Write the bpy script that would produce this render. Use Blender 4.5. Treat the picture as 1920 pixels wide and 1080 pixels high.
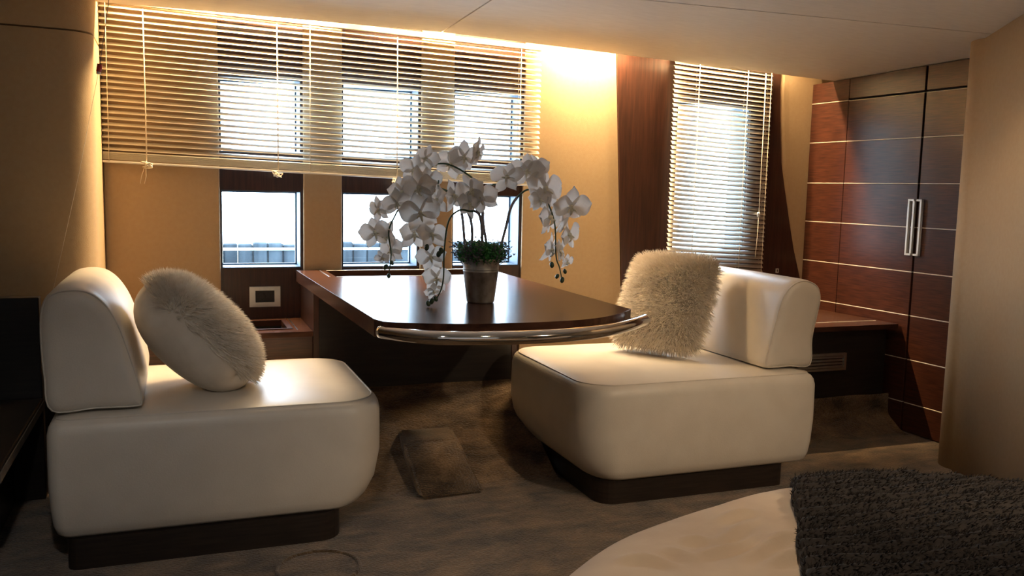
import bpy, bmesh, math, random
from mathutils import Vector, Matrix, noise

for o in list(bpy.data.objects):
    bpy.data.objects.remove(o, do_unlink=True)
S = bpy.context.scene
C = S.collection
random.seed(7)

# ------------------------------------------------------------------ camera
cam_d = bpy.data.cameras.new('camera')
cam_d.sensor_width = 36.0
cam_d.lens = 36.0 * 1648.0 / 1920.0
cam_d.clip_start = 0.02
cam = bpy.data.objects.new('camera', cam_d)
C.objects.link(cam)
YAW, PITCH, ROLL = .3659, .1115, .0229
_f = Vector((math.sin(YAW) * math.cos(PITCH), math.cos(YAW) * math.cos(PITCH), -math.sin(PITCH)))
_r = Vector((math.cos(YAW), -math.sin(YAW), 0))
_d = _f.cross(_r)
_r2 = _r * math.cos(ROLL) - _d * math.sin(ROLL)
_d2 = _r * math.sin(ROLL) + _d * math.cos(ROLL)
M = Matrix((_r2, -_d2, -_f)).transposed().to_4x4()
M.translation = (0, 0, 1.08)
cam.matrix_world = M
S.camera = cam

# ------------------------------------------------------------------ world, lights, exposure
W = bpy.data.worlds.new('overcast_sky')
S.world = W
W.use_nodes = True
W.node_tree.nodes['Background'].inputs['Color'].default_value = (.70, .85, 1.0, 1)
W.node_tree.nodes['Background'].inputs['Strength'].default_value = 18.0

S.view_settings.view_transform = 'Standard'
S.view_settings.look = 'None'
S.view_settings.gamma = 1.0
S.view_settings.use_curve_mapping = False
S.view_settings.exposure = 0.12


def area(name, loc, rot, sx, sy, energy, col, portal=False, spread=None):
    l = bpy.data.lights.new(name, 'AREA')
    l.shape = 'RECTANGLE'
    l.size, l.size_y = sx, sy
    l.energy = energy
    l.color = col
    if portal:
        l.cycles.is_portal = True
    if spread:
        l.spread = spread
    o = bpy.data.objects.new(name, l)
    C.objects.link(o)
    o.location = loc
    o.rotation_euler = rot
    return o


WARM = (1.0, .70, .36)
# warm lamps hidden in the cove between ceiling edge and window wall
COVE_Z = 1.80
for cx, ln, en in ((.0, .42, 6), (.36, .44, 26.0), (1.02, .46, 8), (1.34, .32, 14), (1.80, .40, 19), (2.52, .52, 30.0)):
    area('cove_lamp', (cx, 3.714, COVE_Z), (0, 0, 0), ln, .02, en, WARM)
# added cool fill light behind the camera; the wall there has no window
area('camera_side_fill', (-.3, -1.5, 1.25), (math.radians(90), 0, 0), 2.4, .55, 2.5, (.92, .96, 1.0))


def spot(name, loc, target, energy, col, angle=100, blend=.5, r=.03):
    l = bpy.data.lights.new(name, 'SPOT')
    l.energy = energy
    l.color = col
    l.spot_size = math.radians(angle)
    l.spot_blend = blend
    l.shadow_soft_size = r
    o = bpy.data.objects.new(name, l)
    C.objects.link(o)
    o.location = loc
    o.rotation_euler = (Vector(target) - Vector(loc)).to_track_quat('-Z', 'Y').to_euler()
    return o


spot('downlight_or_fill', (2.1, .1, 1.72), (1.40, 2.35, 0.0), 76, (1.0, .77, .52), 50, .75)
spot('downlight_or_fill', (-.1, .55, 1.76), (.10, 2.40, .0), 22, (1.0, .95, .89), 48, .75)  # added neutral fill aimed at the left chair, not a known lamp
spot('downlight_or_fill', (2.1, 1.75, 1.70), (2.55, 2.4, 0), 10, (1.0, .74, .46), 95)
spot('downlight_or_fill', (.75, .75, 1.75), (1.15, 1.45, 0), 22, (1.0, .78, .54), 72, .7)  # added warm fill to light the bed, not a known lamp


# ------------------------------------------------------------------ materials
def new_mat(name):
    m = bpy.data.materials.new(name)
    m.use_nodes = True
    nt = m.node_tree
    b = nt.nodes['Principled BSDF']
    return m, nt, b


def tex_coord(nt, scale=(1, 1, 1), kind='Object'):
    tc = nt.nodes.new('ShaderNodeTexCoord')
    mp = nt.nodes.new('ShaderNodeMapping')
    mp.inputs['Scale'].default_value = scale
    nt.links.new(tc.outputs[kind], mp.inputs['Vector'])
    return mp.outputs['Vector']


def noise_mat(name, c1, c2, scale=8, stretch=(1, 1, 1), rough=.6, detail=6, bump=0, bscale=None, spec=.5, metallic=0,
              lo=.35, hi=.65, sheen=0, coat=0):
    m, nt, b = new_mat(name)
    v = tex_coord(nt, stretch)
    n = nt.nodes.new('ShaderNodeTexNoise')
    n.inputs['Scale'].default_value = scale
    n.inputs['Detail'].default_value = detail
    nt.links.new(v, n.inputs['Vector'])
    r = nt.nodes.new('ShaderNodeValToRGB')
    r.color_ramp.elements[0].position = lo
    r.color_ramp.elements[1].position = hi
    r.color_ramp.elements[0].color = (*c1, 1)
    r.color_ramp.elements[1].color = (*c2, 1)
    nt.links.new(n.outputs['Fac'], r.inputs['Fac'])
    nt.links.new(r.outputs['Color'], b.inputs['Base Color'])
    b.inputs['Roughness'].default_value = rough
    b.inputs['Specular IOR Level'].default_value = spec
    b.inputs['Metallic'].default_value = metallic
    if sheen:
        b.inputs['Sheen Weight'].default_value = sheen
    if coat:
        b.inputs['Coat Weight'].default_value = coat
        b.inputs['Coat Roughness'].default_value = .12
    if bump:
        n2 = nt.nodes.new('ShaderNodeTexNoise')
        n2.inputs['Scale'].default_value = bscale or scale * 3
        n2.inputs['Detail'].default_value = 4
        nt.links.new(v, n2.inputs['Vector'])
        bp = nt.nodes.new('ShaderNodeBump')
        bp.inputs['Strength'].default_value = bump
        bp.inputs['Distance'].default_value = .004
        nt.links.new(n2.outputs['Fac'], bp.inputs['Height'])
        nt.links.new(bp.outputs['Normal'], b.inputs['Normal'])
    return m


TAN = noise_mat('tan_suede', (.50, .36, .215), (.52, .38, .23), 60, rough=.85, bump=.15, bscale=300, spec=.2)
CEIL = noise_mat('ceiling_suede', (.78, .72, .64), (.83, .77, .69), 14, (1, 5, 1), rough=.6, bump=.1, bscale=250, spec=.25)
DARKGAP = noise_mat('black_gap', (.004, .004, .004), (.008, .007, .006), 8, rough=.8)
WENGE_H = noise_mat('dark_wood_cross_grain', (.030, .0095, .006), (.072, .022, .012), 9, (1, 1.2, 22), rough=.30, detail=8, bump=.03, bscale=40)
WENGE_V = noise_mat('dark_wood_upright_grain', (.018, .009, .007), (.075, .027, .016), 9, (14, 14, .8), rough=.32, detail=8, bump=.03, bscale=40, lo=.15, hi=.85)
WENGE_T = noise_mat('dark_wood_tabletop', (.040, .018, .012), (.085, .036, .022), 7, (1.2, 16, 6), rough=.24, detail=8, spec=.08)
BLACKWOOD = noise_mat('black_brown_wood', (.012, .009, .008), (.022, .016, .013), 8, (1, 1, 12), rough=.35)
LEATHER = noise_mat('cream_leather', (.66, .60, .52), (.70, .64, .56), 10, rough=.38, bump=.12, bscale=260, spec=.5)
PIPING = noise_mat('cream_leather_piping', (.62, .56, .48), (.68, .62, .54), 20, rough=.45)
PLINTH = noise_mat('espresso_wood_plinth', (.014, .009, .007), (.028, .018, .013), 8, (1, 1, 14), rough=.45)
CHROME = noise_mat('polished_chrome', (.80, .76, .70), (.84, .80, .74), 3, rough=.06, metallic=1)
STEEL = noise_mat('satin_steel', (.72, .70, .66), (.78, .76, .72), 30, rough=.28, metallic=1)
INLAY = noise_mat('pale_metal_inlay', (.70, .62, .50), (.78, .70, .58), 30, rough=.4, metallic=.3)
HANDLE = noise_mat('brushed_nickel_handle', (.80, .80, .76), (.86, .86, .82), 40, rough=.35, metallic=.35)
SLAT = noise_mat('ivory_aluminium_slat', (.72, .68, .60), (.76, .72, .64), 10, rough=.32, spec=.6)
CORD = noise_mat('cream_cord', (.72, .64, .50), (.78, .70, .56), 100, rough=.8)
RED = noise_mat('red_toggle', (.42, .02, .03), (.50, .03, .04), 60, rough=.35)
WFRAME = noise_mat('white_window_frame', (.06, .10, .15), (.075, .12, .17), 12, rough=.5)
SHEET = noise_mat('cream_bed_linen', (.60, .46, .33), (.66, .52, .38), 12, rough=.85, bump=.1, bscale=200, sheen=.2)
FURW = noise_mat('cream_long_fur', (.80, .71, .59), (.90, .83, .73), 60, rough=.7, spec=.2)
FABRIC = noise_mat('cream_pillow_fabric', (.68, .60, .50), (.74, .66, .56), 20, rough=.85, bump=.1, bscale=400)
THROW = noise_mat('dark_brown_plush', (.008, .0042, .0028), (.017, .0095, .0065), 40, rough=.75, sheen=.05)
SOCKET = noise_mat('black_plastic', (.01, .01, .01), (.016, .016, .016), 20, rough=.4)
MOSS_G = noise_mat('green_moss', (.018, .12, .025), (.06, .27, .06), 60, rough=.6)
MOSS_P = noise_mat('grey_purple_sprigs', (.08, .07, .09), (.14, .13, .13), 60, rough=.7)
STEM_G = noise_mat('orchid_stem', (.02, .05, .02), (.05, .09, .04), 40, rough=.5)
STEM_L = noise_mat('aerial_root_stem', (.16, .14, .15), (.26, .22, .24), 40, rough=.6)
BUD = noise_mat('dark_green_bud', (.02, .05, .025), (.05, .08, .04), 60, rough=.45)
LIP = noise_mat('cream_orchid_lip', (.78, .72, .55), (.85, .80, .66), 60, rough=.5)


def mat_zinc():
    m = noise_mat('weathered_zinc', (.16, .14, .12), (.44, .42, .39), 22, (1, 1, .7), rough=.45, detail=10, bump=.15, bscale=60, metallic=.55)
    return m


ZINC = mat_zinc()


def mat_petal():
    m, nt, b = new_mat('white_orchid_petal')
    v = tex_coord(nt, (1, 1, 1))
    n = nt.nodes.new('ShaderNodeTexNoise')
    n.inputs['Scale'].default_value = 40
    nt.links.new(v, n.inputs['Vector'])
    r = nt.nodes.new('ShaderNodeValToRGB')
    r.color_ramp.elements[0].color = (.78, .73, .68, 1)
    r.color_ramp.elements[1].color = (.88, .84, .80, 1)
    nt.links.new(n.outputs['Fac'], r.inputs['Fac'])
    nt.links.new(r.outputs['Color'], b.inputs['Base Color'])
    b.inputs['Roughness'].default_value = .55
    tr = nt.nodes.new('ShaderNodeBsdfTranslucent')
    nt.links.new(r.outputs['Color'], tr.inputs['Color'])
    mx = nt.nodes.new('ShaderNodeMixShader')
    mx.inputs[0].default_value = .3
    nt.links.new(b.outputs[0], mx.inputs[1])
    nt.links.new(tr.outputs[0], mx.inputs[2])
    nt.links.new(mx.outputs[0], nt.nodes['Material Output'].inputs['Surface'])
    return m


PETAL = mat_petal()


def mat_glass():
    m, nt, b = new_mat('window_glass')
    nt.nodes.remove(b)
    t = nt.nodes.new('ShaderNodeBsdfTransparent')
    t.inputs['Color'].default_value = (.93, .96, .98, 1)
    g = nt.nodes.new('ShaderNodeBsdfGlossy')
    g.inputs['Roughness'].default_value = .02
    v = tex_coord(nt, (1, 1, 1))
    n = nt.nodes.new('ShaderNodeTexVoronoi')
    n.inputs['Scale'].default_value = 160
    nt.links.new(v, n.inputs['Vector'])
    r = nt.nodes.new('ShaderNodeMapRange')
    r.inputs[1].default_value = .0
    r.inputs[2].default_value = .5
    r.inputs[3].default_value = .10
    r.inputs[4].default_value = .02
    nt.links.new(n.outputs['Distance'], r.inputs[0])
    mx = nt.nodes.new('ShaderNodeMixShader')
    nt.links.new(r.outputs[0], mx.inputs[0])
    nt.links.new(t.outputs[0], mx.inputs[1])
    nt.links.new(g.outputs[0], mx.inputs[2])
    nt.links.new(mx.outputs[0], nt.nodes['Material Output'].inputs['Surface'])
    return m


GLASS = mat_glass()


def mat_carpet():
    m, nt, b = new_mat('brown_plush_carpet')
    v = tex_coord(nt, (1, 1.9, 1.9))
    n1 = nt.nodes.new('ShaderNodeTexNoise')
    n1.inputs['Scale'].default_value = 6.5
    n1.inputs['Detail'].default_value = 12
    n1.inputs['Roughness'].default_value = .62
    n1.inputs['Distortion'].default_value = .35
    n2 = nt.nodes.new('ShaderNodeTexNoise')
    n2.inputs['Scale'].default_value = 105
    n2.inputs['Detail'].default_value = 3
    nt.links.new(v, n1.inputs['Vector'])
    nt.links.new(v, n2.inputs['Vector'])
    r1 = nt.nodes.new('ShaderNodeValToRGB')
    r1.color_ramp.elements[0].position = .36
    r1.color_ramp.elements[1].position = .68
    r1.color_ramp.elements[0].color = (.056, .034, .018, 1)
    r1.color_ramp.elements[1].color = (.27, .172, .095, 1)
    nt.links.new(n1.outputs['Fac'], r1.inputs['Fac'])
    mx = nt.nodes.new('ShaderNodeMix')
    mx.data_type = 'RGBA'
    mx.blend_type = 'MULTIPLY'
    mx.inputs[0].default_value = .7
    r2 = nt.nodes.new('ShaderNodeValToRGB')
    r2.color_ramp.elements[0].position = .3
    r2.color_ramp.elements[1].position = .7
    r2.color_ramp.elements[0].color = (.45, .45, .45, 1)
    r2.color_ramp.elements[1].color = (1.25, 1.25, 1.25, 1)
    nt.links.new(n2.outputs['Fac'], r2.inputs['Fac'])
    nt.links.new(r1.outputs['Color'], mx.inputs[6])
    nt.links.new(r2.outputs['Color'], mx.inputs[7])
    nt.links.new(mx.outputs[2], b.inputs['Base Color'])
    b.inputs['Roughness'].default_value = .9
    b.inputs['Specular IOR Level'].default_value = .15
    b.inputs['Sheen Weight'].default_value = .3
    bp = nt.nodes.new('ShaderNodeBump')
    bp.inputs['Strength'].default_value = .8
    bp.inputs['Distance'].default_value = .01
    nt.links.new(n2.outputs['Fac'], bp.inputs['Height'])
    nt.links.new(bp.outputs['Normal'], b.inputs['Normal'])
    return m


CARPET = mat_carpet()


# ------------------------------------------------------------------ helpers
def link_mesh(name, me, mat, parent=None, smooth=False):
    if mat is not None and len(me.materials) == 0:
        me.materials.append(mat)
    if smooth:
        for p in me.polygons:
            p.use_smooth = True
    o = bpy.data.objects.new(name, me)
    C.objects.link(o)
    if parent is not None:
        o.parent = parent
    return o


def from_bm(name, bm, mat, parent=None, smooth=False, recalc=True):
    if recalc:
        bmesh.ops.recalc_face_normals(bm, faces=bm.faces[:])
    me = bpy.data.meshes.new(name)
    bm.to_mesh(me)
    bm.free()
    return link_mesh(name, me, mat, parent, smooth)


def from_py(name, vs, fs, mat, parent=None, smooth=False):
    me = bpy.data.meshes.new(name)
    me.from_pydata([tuple(v) for v in vs], [], fs)
    me.update()
    return link_mesh(name, me, mat, parent, smooth)


def bm_box(bm, x0, x1, y0, y1, z0, z1, bevel=0, seg=2):
    vs = [bm.verts.new(p) for p in ((x0, y0, z0), (x1, y0, z0), (x1, y1, z0), (x0, y1, z0), (x0, y0, z1), (x1, y0, z1), (x1, y1, z1), (x0, y1, z1))]
    fs = [bm.faces.new([vs[i] for i in f]) for f in ((0, 3, 2, 1), (4, 5, 6, 7), (0, 1, 5, 4), (1, 2, 6, 5), (2, 3, 7, 6), (3, 0, 4, 7))]
    if bevel:
        es = list({e for f in fs for e in f.edges})
        bmesh.ops.bevel(bm, geom=es, offset=bevel, segments=seg, affect='EDGES', profile=.5)
    return vs


def box(name, x0, x1, y0, y1, z0, z1, mat, parent=None, bevel=.002, seg=2):
    bm = bmesh.new()
    bm_box(bm, x0, x1, y0, y1, z0, z1, bevel, seg)
    return from_bm(name, bm, mat, parent)


def prism(name, poly, z0, z1, mat, parent=None, bevel=0, ztop=None, zbot=None, smooth=False):
    """poly: plan outline, counter-clockwise; z may be given by functions of x, y"""
    bm = bmesh.new()
    lo = [bm.verts.new((x, y, zbot(x, y) if zbot else z0)) for x, y in poly]
    hi = [bm.verts.new((x, y, ztop(x, y) if ztop else z1)) for x, y in poly]
    n = len(poly)
    bm.faces.new(lo[::-1])
    bm.faces.new(hi)
    for i in range(n):
        bm.faces.new((lo[i], lo[(i + 1) % n], hi[(i + 1) % n], hi[i]))
    if bevel:
        es = [e for e in bm.edges if abs(e.verts[0].co.z - e.verts[1].co.z) < 1e-6]
        bmesh.ops.bevel(bm, geom=es, offset=bevel, segments=2, affect='EDGES', profile=.5)
    return from_bm(name, bm, mat, parent, smooth)


def loft(bm, loops, cap0=True, cap1=True):
    rings = [[bm.verts.new(p) for p in L] for L in loops]
    n = len(rings[0])
    for a, b in zip(rings, rings[1:]):
        for i in range(n):
            bm.faces.new((a[i], a[(i + 1) % n], b[(i + 1) % n], b[i]))
    if cap0:
        bm.faces.new(rings[0][::-1])
    if cap1:
        bm.faces.new(rings[-1])
    return rings


def smooth_path(pts, n=6, closed=False):
    pts = [Vector(p) for p in pts]
    out = []
    m = len(pts)
    rng = range(m) if closed else range(m - 1)
    for i in rng:
        if closed:
            p0, p1, p2, p3 = pts[(i - 1) % m], pts[i], pts[(i + 1) % m], pts[(i + 2) % m]
        else:
            p0, p1, p2, p3 = pts[max(i - 1, 0)], pts[i], pts[i + 1], pts[min(i + 2, m - 1)]
        for k in range(n):
            t = k / n
            out.append(.5 * ((2 * p1) + (p2 - p0) * t + (2 * p0 - 5 * p1 + 4 * p2 - p3) * t * t + (3 * p1 - p0 - 3 * p2 + p3) * t ** 3))
    if not closed:
        out.append(pts[-1])
    return out


def bm_tube(bm, pts, r, seg=8, closed=False, r1=None):
    pts = [Vector(p) for p in pts]
    m = len(pts)
    rings = []
    up = Vector((0, 0, 1))
    prev = None
    for i, p in enumerate(pts):
        if closed:
            t = pts[(i + 1) % m] - pts[(i - 1) % m]
        else:
            t = pts[min(i + 1, m - 1)] - pts[max(i - 1, 0)]
        t.normalize()
        if prev is None:
            a = t.cross(up)
            if a.length < 1e-3:
                a = t.cross(Vector((1, 0, 0)))
        else:
            a = prev - t * prev.dot(t)
        a.normalize()
        prev = a
        b = t.cross(a)
        rr = r if r1 is None else r + (r1 - r) * i / (m - 1)
        rings.append([bm.verts.new(p + (a * math.cos(2 * math.pi * k / seg) + b * math.sin(2 * math.pi * k / seg)) * rr) for k in range(seg)])
    pairs = list(zip(rings, rings[1:]))
    if closed:
        pairs.append((rings[-1], rings[0]))
    for A, B in pairs:
        for k in range(seg):
            bm.faces.new((A[k], A[(k + 1) % seg], B[(k + 1) % seg], B[k]))
    if not closed:
        bm.faces.new(rings[0][::-1])
        bm.faces.new(rings[-1])


def tube(name, pts, r, mat, parent=None, seg=8, closed=False, r1=None):
    bm = bmesh.new()
    bm_tube(bm, pts, r, seg, closed, r1)
    return from_bm(name, bm, mat, parent, smooth=True)


def empty(name, loc=(0, 0, 0), rz=0):
    o = bpy.data.objects.new(name, None)
    o.empty_display_size = .1
    C.objects.link(o)
    o.location = loc
    o.rotation_euler = (0, 0, rz)
    return o


def tag(o, label, cat, group=None):
    o['label'] = label
    o['category'] = cat
    if group:
        o['group'] = group
    return o


def struct(o, label=None):
    o['kind'] = 'structure'
    if label:
        o['label'] = label
    return o


def rrect(x0, x1, y0, y1, rad, inset=0, n=8):
    """rounded rectangle, ccw from (x0,y0); rad = radii at (x0y0, x1y0, x1y1, x0y1)"""
    pts = []
    for (cx, cy, sx, sy, a0), r in zip(((x0, y0, 1, 1, 180), (x1, y0, -1, 1, 270), (x1, y1, -1, -1, 0), (x0, y1, 1, -1, 90)), rad):
        rr = max(r - inset * .6, .004)
        ox, oy = cx + sx * (inset + rr), cy + sy * (inset + rr)
        for k in range(n + 1):
            a = math.radians(a0 + 90 * k / n)
            pts.append((ox + rr * math.cos(a), oy + rr * math.sin(a)))
    return pts


# ------------------------------------------------------------------ setting
def ceil_z(x, y):
    return 1.732 - .034 * max(0.0, x - 1.06) + .025 * (3.66 - y)


YW = 3.80          # window wall surface
YP = 3.815         # dark panels between the tan pillars
# floor
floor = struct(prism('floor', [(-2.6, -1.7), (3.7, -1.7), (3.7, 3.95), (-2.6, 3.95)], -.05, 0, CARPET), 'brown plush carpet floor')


def ramp(name, x0, x1, prof, nx=14):
    """carpeted slope; prof = [(y,z)...]"""
    vs, fs = [], []
    P = smooth_path([(0, y, z) for y, z in prof], 4)
    for i in range(nx + 1):
        x = x0 + (x1 - x0) * i / nx
        for p in P:
            w = .006 * noise.noise(Vector((x * 6, p.y * 6, 1.3)))
            vs.append((x, p.y + w * .5, max(p.z + w, .0005)))
    m = len(P)
    for i in range(nx):
        for j in range(m - 1):
            fs.append((i * m + j, (i + 1) * m + j, (i + 1) * m + j + 1, i * m + j + 1))
    # close underside and sides
    b = len(vs)
    vs += [(x0, P[0].y, 0), (x1, P[0].y, 0), (x1, P[-1].y, 0), (x0, P[-1].y, 0)]
    fs.append(tuple([b, b + 3] + [m - 1 - j for j in range(m)]))
    fs.append(tuple([b + 2, b + 1] + [nx * m + j for j in range(m)]))
    fs.append(tuple([b + 3, b + 2] + [i * m + m - 1 for i in range(nx, -1, -1)]))
    return from_py(name, vs, fs, CARPET, floor, True)


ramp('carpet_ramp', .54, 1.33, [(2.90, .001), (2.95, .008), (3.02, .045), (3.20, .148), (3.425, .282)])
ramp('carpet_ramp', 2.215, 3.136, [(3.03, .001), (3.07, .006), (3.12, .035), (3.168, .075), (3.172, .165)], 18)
# carpeted wedge step on the slope
bm = bmesh.new()
wv = [(.775, 2.852, .0), (1.012, 2.862, .0), (1.03, 3.20, .0), (.79, 3.20, .0), (.757, 3.045, .158), (.965, 3.045, .154), (.985, 3.20, .160), (.775, 3.20, .162)]
wb = [bm.verts.new(p) for p in wv]
for f in ((0, 3, 2, 1), (4, 5, 6, 7), (0, 1, 5, 4), (1, 2, 6, 5), (2, 3, 7, 6), (3, 0, 4, 7)):
    bm.faces.new([wb[i] for i in f])
bmesh.ops.bevel(bm, geom=bm.edges[:], offset=.012, segments=3, affect='EDGES')
from_bm('carpet_step', bm, CARPET, floor, True)
# round hatch outline in the carpet
bm = bmesh.new()
bm_tube(bm, [(.36 + .115 * math.cos(a), 2.42 + .115 * math.sin(a), .002) for a in [k * math.pi / 24 for k in range(48)]], .006, 6, True)
from_bm('hatch_rim', bm, CARPET, floor, True)

# ceiling: backing plus three upholstered panels with open seams
ceiling = struct(box('ceiling', -2.6, 3.7, -1.7, 3.95, 1.88, 1.93, CEIL, None, 0), 'beige upholstered ceiling')
g = .0035


def ceil_panel(poly):
    return prism('ceiling_panel', poly, 0, 0, CEIL, ceiling, ztop=lambda x, y: ceil_z(x, y) + .03, zbot=ceil_z, bevel=0)


def seam_y(x):
    return 2.837 - .175 * (x - 1.06) if x > 1.06 else 2.837 + .02 * (1.06 - x)


YE = 3.66
ceil_panel([(-2.5, seam_y(-2.5) + g), (1.06 - g, seam_y(1.06) + g), (1.06 - g, YE), (-2.5, YE)])
ceil_panel([(1.06 + g, seam_y(1.06) + g), (3.6, seam_y(3.6) + g), (3.6, YE), (1.06 + g, YE)])
ceil_panel([(-2.5, -1.6), (1.06, -1.6), (1.06, seam_y(1.06) - g), (-2.5, seam_y(-2.5) - g)])
ceil_panel([(1.06, -1.6), (3.6, -1.6), (3.6, seam_y(3.6) - g), (1.06, seam_y(1.06) - g)])

# window wall: hull behind, tan pillars, dark panels with windows
wall_back = struct(box('wall_back', -2.6, .165, 3.90, 3.95, 0, 1.88, TAN, None, 0), 'tan and dark wood window wall')
# solid hull pieces around the window openings
BAYS = [(.170, .502), (.668, 1.012), (1.165, 1.498)]
LOW = (.728, 1.052)
UPP = (1.205, 1.512)
W2 = (2.30, 2.72, .80, 1.52)          # window behind the narrow blind


def panel_with_holes(name, x0, x1, z0, z1, y0, y1, holes, mat, parent):
    """one flat panel with rectangular openings: vertical stack of strips"""
    bm = bmesh.new()
    zs = sorted({z0, z1, *[h[2] for h in holes], *[h[3] for h in holes]})
    xs = sorted({x0, x1, *[h[0] for h in holes], *[h[1] for h in holes]})
    nx, nz = len(xs) - 1, len(zs) - 1

    def solid(i, j):
        if not (0 <= i < nx and 0 <= j < nz):
            return False
        mx, mz = (xs[i] + xs[i + 1]) / 2, (zs[j] + zs[j + 1]) / 2
        return not any(h[0] < mx < h[1] and h[2] < mz < h[3] for h in holes)
    V = {}

    def v(i, j, k):
        if (i, j, k) not in V:
            V[(i, j, k)] = bm.verts.new((xs[i], y1 if k else y0, zs[j]))
        return V[(i, j, k)]
    for i in range(nx):
        for j in range(nz):
            if not solid(i, j):
                continue
            bm.faces.new((v(i, j, 0), v(i + 1, j, 0), v(i + 1, j + 1, 0), v(i, j + 1, 0)))
            bm.faces.new((v(i, j, 1), v(i, j + 1, 1), v(i + 1, j + 1, 1), v(i + 1, j, 1)))
            for di, dj, a, b in ((-1, 0, (i, j + 1), (i, j)), (1, 0, (i + 1, j), (i + 1, j + 1)), (0, -1, (i, j), (i + 1, j)), (0, 1, (i + 1, j + 1), (i, j + 1))):
                if not solid(i + di, j + dj):
                    bm.faces.new((v(*a, 0), v(*a, 1), v(*b, 1), v(*b, 0)))
    return from_bm(name, bm, mat, parent)


wn = 0
for x0, x1 in BAYS:
    hx0, hx1 = x0 + .003, x1 - .006
    panel_with_holes('window_panel', x0 - .002, x1 + .002, .30, 1.88, YP, YP + .02, [(hx0, hx1, *LOW), (hx0, hx1, *UPP)], WENGE_V, wall_back)
    panel_with_holes('hull_lining', x0 - .002, x1 + .002, .0, 1.88, YP + .021, 3.95, [(hx0 - .002, hx1 + .002, LOW[0] - .003, LOW[1] + .003), (hx0 - .002, hx1 + .002, UPP[0] - .003, UPP[1] + .003)], BLACKWOOD, wall_back)
    for z0, z1 in (LOW, UPP):
        wn += 1
        # frame: four jambs lining the opening, 13 cm deep
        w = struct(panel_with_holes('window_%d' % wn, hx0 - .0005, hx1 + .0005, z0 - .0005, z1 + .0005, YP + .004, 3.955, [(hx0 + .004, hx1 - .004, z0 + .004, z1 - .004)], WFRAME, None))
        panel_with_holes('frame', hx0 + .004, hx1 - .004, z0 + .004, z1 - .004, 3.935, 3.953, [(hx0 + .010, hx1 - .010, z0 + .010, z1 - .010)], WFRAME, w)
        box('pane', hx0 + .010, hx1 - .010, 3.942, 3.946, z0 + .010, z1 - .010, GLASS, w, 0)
        area('window_portal', ((hx0 + hx1) / 2, 3.97, (z0 + z1) / 2), (math.radians(-90), 0, 0), hx1 - hx0, z1 - z0, 1, (1, 1, 1), True)
PILL = [(-.262, .168), (.504, .666), (1.014, 1.163)]
for x0, x1 in PILL:
    bm = bmesh.new()
    bm_box(bm, x0, x1, YW, 3.95, .0, 1.88, .006, 3)
    from_bm('pillar', bm, TAN, wall_back, True).data.shade_flat()
# broad tan panel right of the windows, its right edge leaning
bm = bmesh.new()
loft(bm, [[(1.500, YW, z), (1.955 + .072 * (1.72 - z) / 1.16, YW, z), (1.955 + .072 * (1.72 - z) / 1.16, 3.95, z), (1.500, 3.95, z)] for z in (0, .5, 1, 1.88)])
from_bm('tan_panel', bm, TAN, wall_back)
# dark upright panel behind the narrow blind, with a curved right edge
DR = [(0.0, 3.13), (.45, 3.12), (.65, 3.085), (.80, 3.035), (.99, 2.985), (1.25, 2.925), (1.5, 2.90), (1.69, 2.889), (1.88, 2.885)]
bm = bmesh.new()
zs = [0, .3, .5, .65, W2[2], .95, 1.1, 1.25, 1.4, W2[3], 1.62, 1.75, 1.88]


def dr(z):
    for (a, xa), (b, xb) in zip(DR, DR[1:]):
        if a <= z <= b:
            return xa + (xb - xa) * (z - a) / (b - a)
    return DR[-1][1]


def dl(z):
    return 1.957 + .072 * (1.72 - z) / 1.16


cols = lambda z: [dl(z), W2[0], W2[1], dr(z)]
for y, flip in ((3.79, 0), (3.95, 1)):
    grid = [[bm.verts.new((x, y, z)) for x in cols(z)] for z in zs]
    for j in range(len(zs) - 1):
        for i in range(3):
            if i == 1 and W2[2] <= zs[j] < W2[3] - 1e-6:
                continue
            f = (grid[j][i], grid[j][i + 1], grid[j + 1][i + 1], grid[j + 1][i])
            bm.faces.new(f[::-1] if flip else f)
bm.verts.ensure_lookup_table()
bm.verts.index_update()
bes = [e for e in bm.edges if len(e.link_faces) == 1]
n_ = len(zs) * 4
V0, V1 = bm.verts[:n_], bm.verts[n_:]
done = set()
for e in bes:
    a, b = e.verts[0].index, e.verts[1].index
    if a < n_ and b < n_:
        bm.faces.new((V0[a], V0[b], V1[b], V1[a]))
from_bm('dark_panel', bm, WENGE_V, wall_back)
box('hull_lining', 3.161, 3.62, 3.88, 3.95, 0, 1.88, TAN, wall_back, 0)
w7 = struct(panel_with_holes('window_7', W2[0] - .0005, W2[1] + .0005, W2[2] - .0005, W2[3] + .0005, 3.80, 3.955, [(W2[0] + .005, W2[1] - .005, W2[2] + .005, W2[3] - .005)], WFRAME, None))
box('pane', W2[0] + .005, W2[1] - .005, 3.942, 3.946, W2[2] + .005, W2[3] - .005, GLASS, w7, 0)
area('window_portal', ((W2[0] + W2[1]) / 2, 3.97, (W2[2] + W2[3]) / 2), (math.radians(-90), 0, 0), W2[1] - W2[0], W2[3] - W2[2], 1, (1, 1, 1), True)
# tan strip between the dark panel and the wardrobe, gently bowed
bm = bmesh.new()
L = []
for z in (0, .4, .6, .8, 1.0, 1.2, 1.4, 1.6, 1.88):
    a = dr(z) + .001
    L.append([(a, 3.80, z), (a + .03, 3.797, z), (a + .06, 3.799, z), (3.16, 3.80, z), (3.16, 3.95, z), (a, 3.95, z)])
loft(bm, L)
from_bm('tan_strip', bm, TAN, wall_back, True).data.shade_flat()

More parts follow.
